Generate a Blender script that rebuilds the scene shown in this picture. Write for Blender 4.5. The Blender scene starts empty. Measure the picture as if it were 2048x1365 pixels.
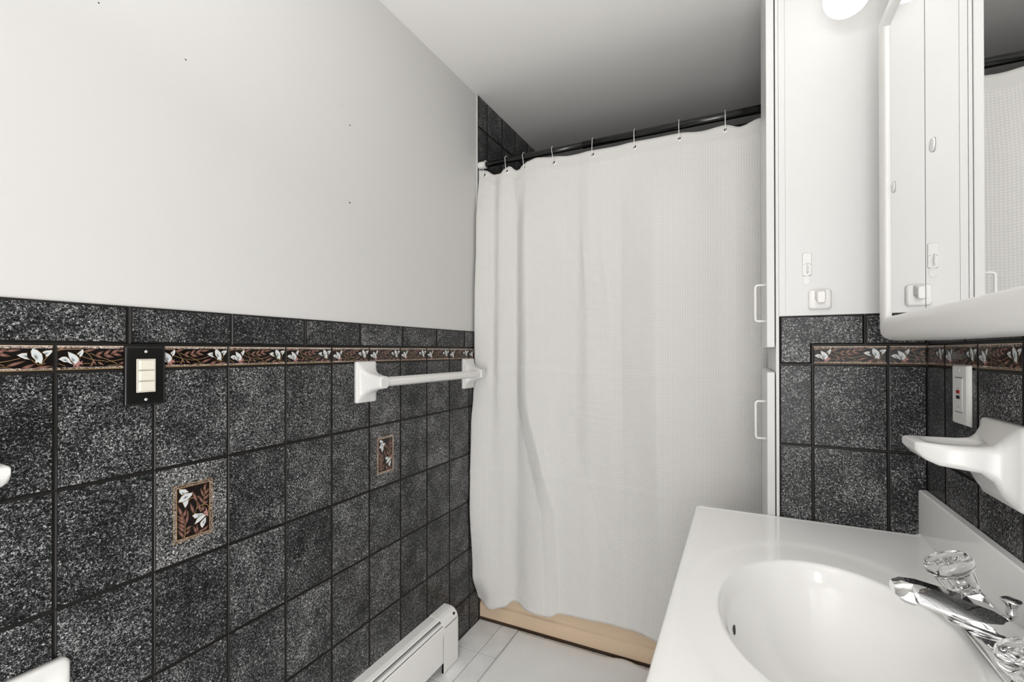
import bpy, math, random
from mathutils import Vector, Matrix
from mathutils import noise as mnoise
random.seed(4)
sc = bpy.context.scene
COL = sc.collection
PI = math.pi

# ------------------------------------------------------------------ camera
CAM = Vector((1.0856, -0.3833, 1.2335))
yaw, pitch, roll = 0.4562, 0.0038, -0.0016
fwd = Vector((-math.sin(yaw)*math.cos(pitch), math.cos(yaw)*math.cos(pitch), math.sin(pitch)))
right = Vector((math.cos(yaw), math.sin(yaw), 0))
up = right.cross(fwd)
r2 = right*math.cos(roll)+up*math.sin(roll)
u2 = -right*math.sin(roll)+up*math.cos(roll)
cd = bpy.data.cameras.new('camera'); cam = bpy.data.objects.new('camera', cd); COL.objects.link(cam)
m = Matrix((r2, u2, -fwd)).transposed().to_4x4(); m.translation = CAM
cam.matrix_world = m
cd.sensor_fit = 'HORIZONTAL'; cd.sensor_width = 36.0
cd.lens = 932.77*36.0/2048; cd.shift_y = 17.37/2048; cd.clip_start = 0.02
sc.camera = cam

# ------------------------------------------------------------------ world, view, lights
sc.view_settings.view_transform = 'Standard'; sc.view_settings.look = 'None'
sc.view_settings.gamma = 1.0; sc.view_settings.use_curve_mapping = False
sc.view_settings.exposure = 0.12
w = bpy.data.worlds.new('world'); sc.world = w; w.use_nodes = True
w.node_tree.nodes['Background'].inputs[0].default_value = (0.9, 0.9, 0.9, 1)
w.node_tree.nodes['Background'].inputs[1].default_value = 0.0
CEIL_E = 8.0      # round fill lamp added on the ceiling behind the camera
GLOBE_E = 1.15      # frosted globes over the mirror
al = bpy.data.lights.new('ceiling_fill_light', 'AREA'); al.shape = 'DISK'; al.size = 0.5  # added fill, paired with the unseen lamp on the ceiling
al.energy = 0.8; al.color = (1.0, 0.985, 0.965)
alo = bpy.data.objects.new('ceiling_fill_light', al); COL.objects.link(alo)
alo.location = (0.72, -0.45, 2.28)
fl = bpy.data.lights.new('rear_fill', 'AREA'); fl.shape = 'RECTANGLE'; fl.size = 0.75; fl.size_y = 1.9  # unseen fill panel added before the closed rear door to light the room
fl.energy = 36.5; fl.color = (1.0, 0.99, 0.98)
flo = bpy.data.objects.new('rear_fill', fl); COL.objects.link(flo)
flo.location = (1.03, -1.04, 1.02); flo.rotation_euler = (PI/2+0.10, 0, 0.22)

bf = bpy.data.lights.new('bounce_fill', 'AREA'); bf.shape = 'RECTANGLE'; bf.size = 0.4; bf.size_y = 0.3  # fill added above the camera to brighten the ceiling and its bounce
bf.energy = 7.0; bf.color = (1.0, 0.99, 0.98)
bfo = bpy.data.objects.new('bounce_fill', bf); COL.objects.link(bfo)
bfo.location = (0.92, -0.22, 1.90); bfo.rotation_euler = (PI-math.radians(14), 0, 0)   # aimed up at the ceiling and forward

# ------------------------------------------------------------------ measures
XR, YF, YT = 1.479, 1.0321, 1.488
TW, TH = 0.15483, 0.21            # tile pitch
ZB = 1.1989                       # underside of the floral border
BB, BT = 0.0496, 0.0773           # border height, top row height
XA, XE = 1.2508, 1.1765
HC = 2.419
YB = 2.322                        # alcove back
YREAR = -1.12

# ------------------------------------------------------------------ materials
def mat(name, color, rough=0.5, metal=0.0, spec=0.5, bump=None, coat=0.0, trans=0.0, ior=1.45, vary=None):
    m = bpy.data.materials.new(name); m.use_nodes = True
    nt = m.node_tree; b = nt.nodes['Principled BSDF']
    b.inputs['Base Color'].default_value = (*color, 1); b.inputs['Roughness'].default_value = rough
    b.inputs['Metallic'].default_value = metal; b.inputs['Specular IOR Level'].default_value = spec
    b.inputs['Coat Weight'].default_value = coat; b.inputs['Transmission Weight'].default_value = trans
    b.inputs['IOR'].default_value = ior
    tc = nt.nodes.new('ShaderNodeTexCoord')
    if bump:
        n = nt.nodes.new('ShaderNodeTexNoise'); n.inputs['Scale'].default_value = bump[0]; n.inputs['Detail'].default_value = 3
        bp = nt.nodes.new('ShaderNodeBump'); bp.inputs['Strength'].default_value = bump[1]; bp.inputs['Distance'].default_value = bump[2]
        nt.links.new(tc.outputs['Object'], n.inputs['Vector'])
        nt.links.new(n.outputs['Fac'], bp.inputs['Height']); nt.links.new(bp.outputs['Normal'], b.inputs['Normal'])
    if vary:
        n2 = nt.nodes.new('ShaderNodeTexNoise'); n2.inputs['Scale'].default_value = vary[0]; n2.inputs['Detail'].default_value = 4
        nt.links.new(tc.outputs['Object'], n2.inputs['Vector'])
        r = nt.nodes.new('ShaderNodeValToRGB'); nt.links.new(n2.outputs['Fac'], r.inputs[0])
        r.color_ramp.elements[0].position = 0.3; r.color_ramp.elements[1].position = 0.7
        r.color_ramp.elements[0].color = (*[c*(1-vary[1]) for c in color], 1)
        r.color_ramp.elements[1].color = (*[min(1, c*(1+vary[1])) for c in color], 1)
        nt.links.new(r.outputs[0], b.inputs['Base Color'])
    return m

def speckle(name, dark, mid, light, scale, thr, rough=0.3):
    m = mat(name, dark, rough, spec=0.28); nt = m.node_tree; b = nt.nodes['Principled BSDF']
    tc = nt.nodes.new('ShaderNodeTexCoord'); oi = nt.nodes.new('ShaderNodeObjectInfo')
    mul = nt.nodes.new('ShaderNodeVectorMath'); mul.operation = 'SCALE'; mul.inputs[0].default_value = (7.3, 5.1, 9.7)
    nt.links.new(oi.outputs['Random'], mul.inputs['Scale'])
    add = nt.nodes.new('ShaderNodeVectorMath'); add.operation = 'ADD'
    nt.links.new(tc.outputs['Object'], add.inputs[0]); nt.links.new(mul.outputs[0], add.inputs[1])
    n = nt.nodes.new('ShaderNodeTexNoise'); n.inputs['Scale'].default_value = scale; n.inputs['Detail'].default_value = 2.0
    n.inputs['Roughness'].default_value = 0.7; n.inputs['Distortion'].default_value = 1.2
    nt.links.new(add.outputs[0], n.inputs['Vector'])
    big = nt.nodes.new('ShaderNodeTexNoise'); big.inputs['Scale'].default_value = 14; big.inputs['Detail'].default_value = 2
    nt.links.new(add.outputs[0], big.inputs['Vector'])
    bm_ = nt.nodes.new('ShaderNodeMath'); bm_.operation = 'MULTIPLY_ADD'; bm_.inputs[1].default_value = 0.16; bm_.inputs[2].default_value = -0.08
    nt.links.new(big.outputs['Fac'], bm_.inputs[0])
    rv = nt.nodes.new('ShaderNodeMath'); rv.operation = 'MULTIPLY_ADD'; rv.inputs[1].default_value = 0.035; rv.inputs[2].default_value = -0.0175
    nt.links.new(oi.outputs['Random'], rv.inputs[0])
    s1 = nt.nodes.new('ShaderNodeMath'); s1.operation = 'ADD'; nt.links.new(bm_.outputs[0], s1.inputs[0]); nt.links.new(rv.outputs[0], s1.inputs[1])
    s2 = nt.nodes.new('ShaderNodeMath'); s2.operation = 'ADD'; nt.links.new(n.outputs['Fac'], s2.inputs[0]); nt.links.new(s1.outputs[0], s2.inputs[1])
    r = nt.nodes.new('ShaderNodeValToRGB'); cr = r.color_ramp
    cr.elements[0].position = thr[0]; cr.elements[0].color = (*dark, 1)
    cr.elements[1].position = thr[2]; cr.elements[1].color = (*light, 1)
    e = cr.elements.new(thr[1]); e.color = (*mid, 1)
    nt.links.new(s2.outputs[0], r.inputs[0]); nt.links.new(r.outputs[0], b.inputs['Base Color'])
    bp = nt.nodes.new('ShaderNodeBump'); bp.inputs['Strength'].default_value = 0.25; bp.inputs['Distance'].default_value = 0.0006
    nt.links.new(n.outputs['Fac'], bp.inputs['Height']); nt.links.new(bp.outputs['Normal'], b.inputs['Normal'])
    return m

M = {}
M['paint'] = mat('wall_paint', (0.65, 0.642, 0.630), 0.55, spec=0.3, bump=(160, 0.08, 0.001))
M['paint2'] = mat('glossy_white_paint', (0.69, 0.688, 0.678), 0.35, spec=0.4, bump=(60, 0.05, 0.001))
M['ceil'] = mat('ceiling_paint', (0.88, 0.87, 0.85), 0.7, spec=0.2, bump=(220, 0.08, 0.001))
M['tile'] = speckle('speckled_glaze', (0.004, 0.0045, 0.005), (0.034, 0.035, 0.037), (0.60, 0.60, 0.60), 300, (0.45, 0.55, 0.70))
M['tile_light'] = speckle('pale_speckled_glaze', (0.006, 0.006, 0.007), (0.055, 0.055, 0.057), (0.70, 0.70, 0.69), 300, (0.43, 0.53, 0.675))
M['edge'] = mat('dark_glazed_edge', (0.008, 0.007, 0.006), 0.30, spec=0.35)
M['grout'] = mat('dark_grout', (0.010, 0.009, 0.007), 0.5)
M['gold_speck'] = speckle('gold_speckled_glaze', (0.02, 0.014, 0.012), (0.20, 0.145, 0.12), (0.74, 0.67, 0.62), 420, (0.40, 0.51, 0.64), 0.25)
M['ceramic'] = mat('white_ceramic', (0.74, 0.733, 0.718), 0.26, coat=0.05)
M['plastic'] = mat('white_plastic', (0.80, 0.79, 0.77), 0.35)
M['plastic2'] = mat('clear_white_plastic', (0.74, 0.735, 0.72), 0.25)
M['ivory'] = mat('ivory_plastic', (0.80, 0.76, 0.66), 0.35)
M['gap'] = mat('shadowed_ivory', (0.22, 0.20, 0.16), 0.5)
M['blackpl'] = mat('black_plastic', (0.006, 0.006, 0.006), 0.22)
M['rod'] = mat('black_enamel', (0.006, 0.006, 0.006), 0.16, spec=0.6)
M['chrome'] = mat('chrome', (0.70, 0.70, 0.70), 0.04, metal=1)
M['steel'] = mat('brushed_wire', (0.92, 0.91, 0.89), 0.38, metal=1)
M['dark'] = mat('dark_recess', (0.01, 0.01, 0.009), 0.6)
M['mirror'] = mat('mirror_silver', (0.93, 0.935, 0.93), 0.0, metal=1)
M['mirror_edge'] = mat('mirror_edge', (0.08, 0.08, 0.08), 0.3)
M['acrylic'] = mat('clear_acrylic', (1, 1, 1), 0.02, trans=1.0, ior=1.49)
M['marble'] = mat('cultured_marble', (0.93, 0.924, 0.91), 0.14, coat=0.15, vary=(3, 0.012))
M['heater'] = mat('white_enamelled_steel', (0.90, 0.892, 0.875), 0.35, vary=(5, 0.03))
M['beige'] = mat('beige_enamel', (0.70, 0.54, 0.385), 0.28, vary=(3, 0.03))
M['caulk'] = mat('brown_caulk', (0.05, 0.028, 0.014), 0.6)
M['floor_tile'] = mat('grey_marbled_floor_glaze', (0.86, 0.86, 0.855), 0.22, vary=(9, 0.09))
M['floor_grout'] = mat('grey_grout', (0.20, 0.19, 0.18), 0.8)
M['red'] = mat('red_button', (0.30, 0.02, 0.02), 0.4)
M['rug'] = None

def emis(name, col, s):
    m = bpy.data.materials.new(name); m.use_nodes = True; nt = m.node_tree
    b = nt.nodes['Principled BSDF']; b.inputs['Base Color'].default_value = (*col, 1)
    b.inputs['Emission Color'].default_value = (*col, 1); b.inputs['Emission Strength'].default_value = s
    return m
M['globe'] = emis('lit_frosted_glass', (1, 0.985, 0.96), GLOBE_E)
M['fill_glass'] = emis('fill_lamp_glass', (1, 0.985, 0.96), CEIL_E*0.1)  # glow of the added ceiling fill

def print_mat():
    m = mat('floral_print_glaze', (0.5, 0.5, 0.5), 0.18, spec=0.5); nt = m.node_tree
    a = nt.nodes.new('ShaderNodeVertexColor'); a.layer_name = 'Col'
    nt.links.new(a.outputs['Color'], nt.nodes['Principled BSDF'].inputs['Base Color'])
    return m
M['print'] = print_mat()

def waffle(name, color, size, dist, rough, strength=0.85, hem=True):
    m = mat(name, color, rough, spec=0.15); nt = m.node_tree; b = nt.nodes['Principled BSDF']
    uv = nt.nodes.new('ShaderNodeUVMap'); sep = nt.nodes.new('ShaderNodeSeparateXYZ'); nt.links.new(uv.outputs[0], sep.inputs[0])
    def s(out, off):
        a = nt.nodes.new('ShaderNodeMath'); a.operation = 'MULTIPLY_ADD'; a.inputs[1].default_value = 2*PI/size; a.inputs[2].default_value = off
        nt.links.new(out, a.inputs[0]); q = nt.nodes.new('ShaderNodeMath'); q.operation = 'SINE'; nt.links.new(a.outputs[0], q.inputs[0])
        ab = nt.nodes.new('ShaderNodeMath'); ab.operation = 'ABSOLUTE'; nt.links.new(q.outputs[0], ab.inputs[0]); return ab
    a, c = s(sep.outputs[0], 0), s(sep.outputs[1], 0)
    p = nt.nodes.new('ShaderNodeMath'); p.operation = 'MULTIPLY'; nt.links.new(a.outputs[0], p.inputs[0]); nt.links.new(c.outputs[0], p.inputs[1])
    mn = nt.nodes.new('ShaderNodeMath'); mn.operation = 'MAXIMUM'; mn.inputs[1].default_value = 0.15; nt.links.new(p.outputs[0], mn.inputs[0])
    h = mn
    if hem:   # plain hem near the top: UV y is the distance below the top edge
        lt = nt.nodes.new('ShaderNodeMath'); lt.operation = 'GREATER_THAN'; lt.inputs[1].default_value = 0.048
        nt.links.new(sep.outputs[1], lt.inputs[0])
        h = nt.nodes.new('ShaderNodeMath'); h.operation = 'MULTIPLY'; nt.links.new(mn.outputs[0], h.inputs[0]); nt.links.new(lt.outputs[0], h.inputs[1])
    bp = nt.nodes.new('ShaderNodeBump'); bp.inputs['Strength'].default_value = strength; bp.inputs['Distance'].default_value = dist
    nt.links.new(h.outputs[0], bp.inputs['Height']); nt.links.new(bp.outputs['Normal'], b.inputs['Normal'])
    r = nt.nodes.new('ShaderNodeMapRange'); r.inputs[1].default_value = 0.15; r.inputs[2].default_value = 1.0
    r.inputs[3].default_value = 0.0; r.inputs[4].default_value = 1.0
    nt.links.new(h.outputs[0], r.inputs[0])
    mx = nt.nodes.new('ShaderNodeMix'); mx.data_type = 'RGBA'
    mx.inputs['A'].default_value = (*[x*0.92 for x in color], 1); mx.inputs['B'].default_value = (*[min(1, x*1.10) for x in color], 1)
    nt.links.new(r.outputs[0], mx.inputs['Factor']); nt.links.new(mx.outputs['Result'], b.inputs['Base Color'])
    return m
def translucent(m, color, f):
    nt = m.node_tree; out = nt.nodes['Material Output']; b = nt.nodes['Principled BSDF']
    t = nt.nodes.new('ShaderNodeBsdfTranslucent'); t.inputs[0].default_value = (*color, 1)
    mx = nt.nodes.new('ShaderNodeMixShader'); mx.inputs[0].default_value = f
    nt.links.new(b.outputs[0], mx.inputs[1]); nt.links.new(t.outputs[0], mx.inputs[2]); nt.links.new(mx.outputs[0], out.inputs[0])
M['curtain'] = waffle('waffle_cotton', (0.91, 0.90, 0.88), 0.0176, 0.0012, 0.85)
translucent(M['curtain'], (0.9, 0.88, 0.85), 0.28)
M['rug'] = waffle('terry_cotton', (0.92, 0.917, 0.905), 0.010, 0.001, 0.9, hem=False)

# ------------------------------------------------------------------ mesh builder
def world_loc(o):
    v = Vector((0, 0, 0))
    while o is not None:
        v += o.location; o = o.parent
    return v

class MB:
    def __init__(s): s.v = []; s.f = []; s.mi = []; s.sm = []
    def add(s, vs, fs, mi=0, sm=False):
        k = len(s.v); s.v += [Vector(p) for p in vs]
        for f in fs: s.f.append([k+i for i in f]); s.mi.append(mi); s.sm.append(sm)
    def box(s, x0, x1, y0, y1, z0, z1, mi=0, b=0.0):
        if b <= 0:
            vs = [(x, y, z) for z in (z0, z1) for y in (y0, y1) for x in (x0, x1)]
            s.add(vs, [(0, 2, 3, 1), (4, 5, 7, 6), (0, 1, 5, 4), (2, 6, 7, 3), (0, 4, 6, 2), (1, 3, 7, 5)], mi); return
        # chamfered box: three inset quads per axis pair
        vs = []; idx = {}
        for ix, x in enumerate((x0, x1)):
            for iy, y in enumerate((y0, y1)):
                for iz, z in enumerate((z0, z1)):
                    dx, dy, dz = (b if ix == 0 else -b), (b if iy == 0 else -b), (b if iz == 0 else -b)
                    for k, p in enumerate(((x, y+dy, z+dz), (x+dx, y, z+dz), (x+dx, y+dy, z))):
                        idx[(ix, iy, iz, k)] = len(vs); vs.append(p)
        F = []
        for i in (0, 1):
            q = [idx[(i, a, c, 0)] for a, c in ((0, 0), (1, 0), (1, 1), (0, 1))]; F.append(q if i else q[::-1])
            q = [idx[(a, i, c, 1)] for a, c in ((0, 0), (1, 0), (1, 1), (0, 1))]; F.append(q[::-1] if i else q)
            q = [idx[(a, c, i, 2)] for a, c in ((0, 0), (1, 0), (1, 1), (0, 1))]; F.append(q if i else q[::-1])
        for i in (0, 1):
            for j in (0, 1):
                fl = (i == j)
                q = [idx[(i, j, 0, 0)], idx[(i, j, 1, 0)], idx[(i, j, 1, 1)], idx[(i, j, 0, 1)]]; F.append(q[::-1] if fl else q)
                q = [idx[(i, 0, j, 0)], idx[(i, 1, j, 0)], idx[(i, 1, j, 2)], idx[(i, 0, j, 2)]]; F.append(q if fl else q[::-1])
                q = [idx[(0, i, j, 1)], idx[(1, i, j, 1)], idx[(1, i, j, 2)], idx[(0, i, j, 2)]]; F.append(q[::-1] if fl else q)
        for a in (0, 1):
            for c in (0, 1):
                for d in (0, 1):
                    q = [idx[(a, c, d, k)] for k in range(3)]; F.append(q if (a+c+d) % 2 else q[::-1])
        s.add(vs, F, mi)
    def tube(s, pts, r, n=10, mi=0, caps=True, radii=None):
        pts = [Vector(p) for p in pts]; rings = []; ref = None
        for i, p in enumerate(pts):
            t = (pts[min(i+1, len(pts)-1)]-pts[max(i-1, 0)]).normalized()
            if ref is None:
                ref = Vector((0, 0, 1)) if abs(t.z) < 0.9 else Vector((1, 0, 0))
            a = t.cross(ref).normalized(); bb = a.cross(t).normalized(); ref = bb
            rr = radii[i] if radii else r
            rings.append([p+(a*math.cos(2*PI*k/n)+bb*math.sin(2*PI*k/n))*rr for k in range(n)])
        s.loft(rings, mi, caps)
    def loft(s, rings, mi=0, caps=True, sm=True):
        n = len(rings[0]); vs = [p for r in rings for p in r]; F = []
        for i in range(len(rings)-1):
            for k in range(n):
                F.append((i*n+k, i*n+(k+1) % n, (i+1)*n+(k+1) % n, (i+1)*n+k))
        s.add(vs, F, mi, sm)
        if caps:
            s.add(rings[0], [list(range(n))[::-1]], mi); s.add(rings[-1], [list(range(n))], mi)
    def lathe(s, org, axis, prof, n=24, mi=0, flute=0, fdepth=0.0):
        org = Vector(org); ax = Vector(axis).normalized()
        a = ax.cross(Vector((0, 0, 1)) if abs(ax.z) < 0.9 else Vector((1, 0, 0))).normalized(); b = ax.cross(a)
        rings = []
        for (r, h, *fl) in prof:
            d = fl[0] if fl else 0
            rings.append([org+ax*h+(a*math.cos(2*PI*k/n)+b*math.sin(2*PI*k/n))*r*(1+d*math.cos(flute*2*PI*k/n)) for k in range(n)])
        s.loft(rings, mi, True)
    def sphere(s, c, r, n=16, mi=0):
        prof = [(max(1e-4, r*math.sin(PI*i/n)), -r*math.cos(PI*i/n)) for i in range(n+1)]
        s.lathe(c, (0, 0, 1), prof, n*2, mi)
    def extrude(s, poly, ax, a0, a1, mi=0, sm=False):
        """poly of 2D points in the plane normal to axis ax ('x': (y,z), 'y': (x,z), 'z': (x,y))"""
        def P(p, h): return {'x': (h, p[0], p[1]), 'y': (p[0], h, p[1]), 'z': (p[0], p[1], h)}[ax]
        n = len(poly)
        s.add([P(p, a0) for p in poly]+[P(p, a1) for p in poly], [(k, (k+1) % n, n+(k+1) % n, n+k) for k in range(n)], mi, sm)
        s.add([P(p, a0) for p in poly], [list(range(n))[::-1]], mi); s.add([P(p, a1) for p in poly], [list(range(n))], mi)

def build(name, mb, mats, parent=None, fix=True, sub=0):
    off = world_loc(parent)
    me = bpy.data.meshes.new(name)
    me.from_pydata([p-off for p in mb.v], [], mb.f)
    if not isinstance(mats, (list, tuple)): mats = [mats]
    for x in mats: me.materials.append(x)
    me.polygons.foreach_set('material_index', mb.mi); me.polygons.foreach_set('use_smooth', mb.sm)
    if fix:
        import bmesh
        b = bmesh.new(); b.from_mesh(me)
        bmesh.ops.remove_doubles(b, verts=b.verts, dist=1e-6)
        bmesh.ops.recalc_face_normals(b, faces=b.faces); b.to_mesh(me); b.free()
    me.update()
    o = bpy.data.objects.new(name, me); COL.objects.link(o)
    if parent is not None: o.parent = parent
    if sub:
        md = o.modifiers.new('subd', 'SUBSURF'); md.levels = sub; md.render_levels = sub
    return o

def tag(o, label, cat, group=None):
    o['label'] = label; o['category'] = cat
    if group: o['group'] = group
    return o
def thing(name, label, cat, loc, group=None):
    o = bpy.data.objects.new(name, None); COL.objects.link(o); o.location = loc; o.empty_display_size = 0.05
    return tag(o, label, cat, group)
def struct(o): o['kind'] = 'structure'; return o
def sbox(name, dims, mt):
    mb = MB(); mb.box(*dims); return struct(build(name, mb, mt))
def rrect(hw, hh, r, n=5):
    r = min(r, hw*0.999, hh*0.999); out = []
    for cx, cy, a0 in ((hw-r, hh-r, 0), (-hw+r, hh-r, PI/2), (-hw+r, -hh+r, PI), (hw-r, -hh+r, 1.5*PI)):
        for k in range(n):
            a = a0+PI/2*k/(n-1); out.append((cx+r*math.cos(a), cy+r*math.sin(a)))
    return out

# ------------------------------------------------------------------ tiles (shared meshes)
ROT = {'left': Matrix(((0, 0, 1), (1, 0, 0), (0, 1, 0))),       # u=+Y v=+Z n=+X
       'far': Matrix(((1, 0, 0), (0, 0, -1), (0, 1, 0))),       # u=+X v=+Z n=-Y
       'right': Matrix(((0, 0, -1), (-1, 0, 0), (0, 1, 0))),    # u=-Y v=+Z n=-X
       'floor': Matrix(((1, 0, 0), (0, 1, 0), (0, 0, 1)))}
TM = {}
def tile_mesh(w_, h_, ch, t, m0, m1, key):
    k = (round(w_, 4), round(h_, 4), key)
    if k in TM: return TM[k]
    a, b = w_/2, h_/2
    R = lambda a, b, z: [(-a, -b, z), (a, -b, z), (a, b, z), (-a, b, z)]
    vs = R(a, b, -t)+R(a, b, -ch*0.5)+R(a-ch*0.45, b-ch*0.45, -ch*0.12)+R(a-ch, b-ch, 0)
    fs = [(12, 13, 14, 15)]; mi = [0]
    for lv in (0, 1, 2):
        for q in range(4):
            fs.append((lv*4+q, lv*4+(q+1) % 4, lv*4+4+(q+1) % 4, lv*4+4+q)); mi.append(1)
    me = bpy.data.meshes.new('tile'); me.from_pydata(vs, [], fs); me.materials.append(m0); me.materials.append(m1)
    me.polygons.foreach_set('material_index', mi); me.update(); TM[k] = me; return me
def place(name, me, side, u0, v0, plane, parent, jitter=0.0002):
    o = bpy.data.objects.new(name, me); COL.objects.link(o); o.parent = parent
    n = ROT[side] @ Vector((0, 0, 1))
    d = random.uniform(-jitter, jitter)
    if side == 'left': p = Vector((plane, u0, v0))
    elif side == 'far': p = Vector((u0, plane, v0))
    elif side == 'right': p = Vector((plane, u0, v0))
    else: p = Vector((u0, v0, plane))
    mw = ROT[side].to_4x4(); mw.translation = p+n*d
    o.matrix_local = mw
    return o
J = 0.0027   # joint
def tile(side, ua, ub, va, vb, plane, parent, kind='tile', name='tile'):
    m0 = {'tile': M['tile'], 'light': M['tile_light'], 'border': M['print_bg']}[kind]
    me = tile_mesh(abs(ub-ua)-J, abs(vb-va)-J, 0.0027, 0.006, m0, M['edge'], kind)
    return place(name, me, side, (ua+ub)/2, (va+vb)/2, plane, parent)
M['print_bg'] = mat('black_glaze', (0.006, 0.004, 0.004), 0.15, spec=0.5)

# ------------------------------------------------------------------ floral prints (flat printed decoration)
GOLD = (0.36, 0.23, 0.10); PINK = (0.36, 0.18, 0.165); PINKD = (0.035, 0.010, 0.010); WHITE = (0.60, 0.64, 0.65); GREY = (0.02, 0.025, 0.03); CREAM = (0.60, 0.48, 0.36)
class Print:
    def __init__(s, conv): s.v = []; s.f = []; s.c = []; s.mi = []; s.conv = conv
    def poly(s, pts, col, z, ccol=None, cen=None, mi=0, soft=1.0):
        P = [s.conv(*p) for p in pts]
        if cen is None: c = (sum(p[0] for p in P)/len(P), sum(p[1] for p in P)/len(P))
        else: c = s.conv(*cen)
        k = len(s.v); s.v.append((c[0], c[1], z)); s.v += [(p[0], p[1], z) for p in P]
        n = len(P); cc = ccol or col
        for i in range(n):
            s.f.append((k, k+1+i, k+1+(i+1) % n)); s.c.append((cc, col, col)); s.mi.append(mi)
    def quad(s, pts, col, z, mi=0):
        P = [s.conv(*p) for p in pts]; k = len(s.v); s.v += [(p[0], p[1], z) for p in P]
        s.f.append(tuple(range(k, k+len(P)))); s.c.append((col,)*len(P)); s.mi.append(mi)
    def leaf(s, p0, p1, w, col=PINK, dcol=PINKD, z=0.00022, line=GOLD, lw=5):
        p0 = Vector(p0); p1 = Vector(p1); d = p1-p0; nrm = Vector((-d.y, d.x)).normalized()
        def shape(wd, ext):
            a = []; n = 6
            q0 = p0-d.normalized()*ext; q1 = p1+d.normalized()*ext; dd = q1-q0
            for i in range(n): t = i/n; a.append(q0+dd*t+nrm*wd*0.5*math.sin(PI*t**0.8)*(1.0))
            for i in range(n): t = 1-i/n; a.append(q0+dd*t-nrm*wd*0.5*math.sin(PI*t**0.8))
            return [tuple(x) for x in a]
        if line: s.poly(shape(w+lw*1.6, lw), line, z-0.00008)
        s.poly(shape(w, 0), dcol if dcol else col, z, ccol=col, cen=tuple(p0+d*0.4))
    def line(s, pts, w=7, col=GOLD, z=0.0001):
        pts = [Vector(p) for p in pts]
        q = []
        for i in range(len(pts)-1):      # catmull subdivision
            a = pts[max(i-1, 0)]; b = pts[i]; c = pts[i+1]; d = pts[min(i+2, len(pts)-1)]
            for t in (0, .33, .66):
                q.append(0.5*((2*b)+(c-a)*t+(2*a-5*b+4*c-d)*t*t+(-a+3*b-3*c+d)*t**3))
        q.append(pts[-1])
        for i in range(len(q)-1):
            d = q[i+1]-q[i]; n = Vector((-d.y, d.x)).normalized()*w/2
            s.quad([tuple(q[i]-n), tuple(q[i+1]-n), tuple(q[i+1]+n), tuple(q[i]+n)], col, z)
    def petal(s, pts, dark, z=0.00036, dr=0.5):
        s.poly([(p[0], p[1]) for p in grow(pts, 6)], GOLD, z-0.00007)
        s.poly(pts, WHITE, z)
        if dark:
            s.poly([(dark[0]+(p[0]-dark[0])*dr, dark[1]+(p[1]-dark[1])*dr) for p in pts], WHITE, z+0.00006, ccol=GREY, cen=dark)
    def mesh(s, name):
        me = bpy.data.meshes.new(name); me.from_pydata(s.v, [], s.f)
        me.materials.append(M['print']); me.materials.append(M['gold_speck'])
        me.polygons.foreach_set('material_index', s.mi)
        ca = me.color_attributes.new('Col', 'FLOAT_COLOR', 'CORNER'); i = 0
        for cs in s.c:
            for c in cs: ca.data[i].color = (*c, 1); i += 1
        me.update()
        # make all faces look along +z
        import bmesh
        b = bmesh.new(); b.from_mesh(me)
        for f in b.faces:
            f.normal_update()
            if f.normal.z < 0: f.normal_flip()
        b.to_mesh(me); b.free()
        return me
def grow(pts, g):
    cx = sum(p[0] for p in pts)/len(pts); cy = sum(p[1] for p in pts)/len(pts); o = []
    for x, y in pts:
        d = math.hypot(x-cx, y-cy) or 1; o.append((x+(x-cx)/d*g, y+(y-cy)/d*g))
    return o

bw, bh = TW-J, BB-J
pr = Print(lambda x, y: (((x-70)/1690-0.5)*bw*0.985, (0.5-(y-210)/455)*bh*0.97))
pr.quad([(72, 222), (1758, 222), (1758, 236), (72, 236)], CREAM, 0.0001)
pr.quad([(72, 236), (1758, 236), (1758, 272), (72, 272)], PINK, 0.0001, mi=1)
pr.quad([(72, 612), (1758, 612), (1758, 642), (72, 642)], PINK, 0.0001, mi=1)
pr.quad([(72, 646), (1758, 646), (1758, 658), (72, 658)], GOLD, 0.0001)
for pts in ([(490, 320), (570, 370), (630, 460), (640, 530), (600, 600)], [(450, 410), (580, 460), (700, 490), (850, 505)],
            [(600, 360), (750, 430), (900, 480), (1080, 570)], [(1290, 440), (1150, 480), (1050, 500), (860, 520)],
            [(1440, 465), (1510, 530), (1560, 560), (1650, 530)], [(1690, 400), (1630, 480), (1590, 550)], [(480, 545), (600, 548)],
            [(80, 315), (200, 290), (480, 290)], [(430, 450), (420, 520)], [(90, 540), (200, 590)], [(1290, 640), (1060, 590), (900, 600)]):
    pr.line(pts)
for a, b, wd in (((495, 330), (690, 285), 40), ((700, 395), (830, 325), 50), ((835, 395), (960, 285), 62), ((960, 378), (1110, 275), 66),
                 ((1080, 322), (1300, 298), 44), ((690, 400), (825, 455), 42), ((845, 400), (1015, 440), 62), ((985, 370), (1160, 405), 54),
                 ((635, 480), (705, 580), 34), ((735, 525), (835, 590), 38), ((1095, 578), (1360, 488), 50), ((1300, 625), (1500, 545), 60),
                 ((1480, 615), (1755, 580), 42), ((620, 600), (650, 500), 26), ((75, 300), (230, 255), 30), ((330, 600), (490, 605), 26)):
    pr.leaf(a, b, wd*0.8, lw=4)
pr.poly([(335, 540), (380, 530), (420, 500), (445, 520), (475, 490), (465, 545), (485, 575), (430, 560), (400, 605), (360, 580), (320, 600)], PINK, 0.0003)
pr.petal([(95, 465), (150, 425), (210, 425), (255, 460), (285, 520), (325, 560), (270, 540), (230, 515), (180, 515), (140, 490)], (200, 490), dr=0.6)
pr.petal([(240, 335), (300, 360), (370, 400), (410, 450), (410, 500), (355, 560), (325, 530), (285, 480), (255, 420)], (315, 495))
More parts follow.
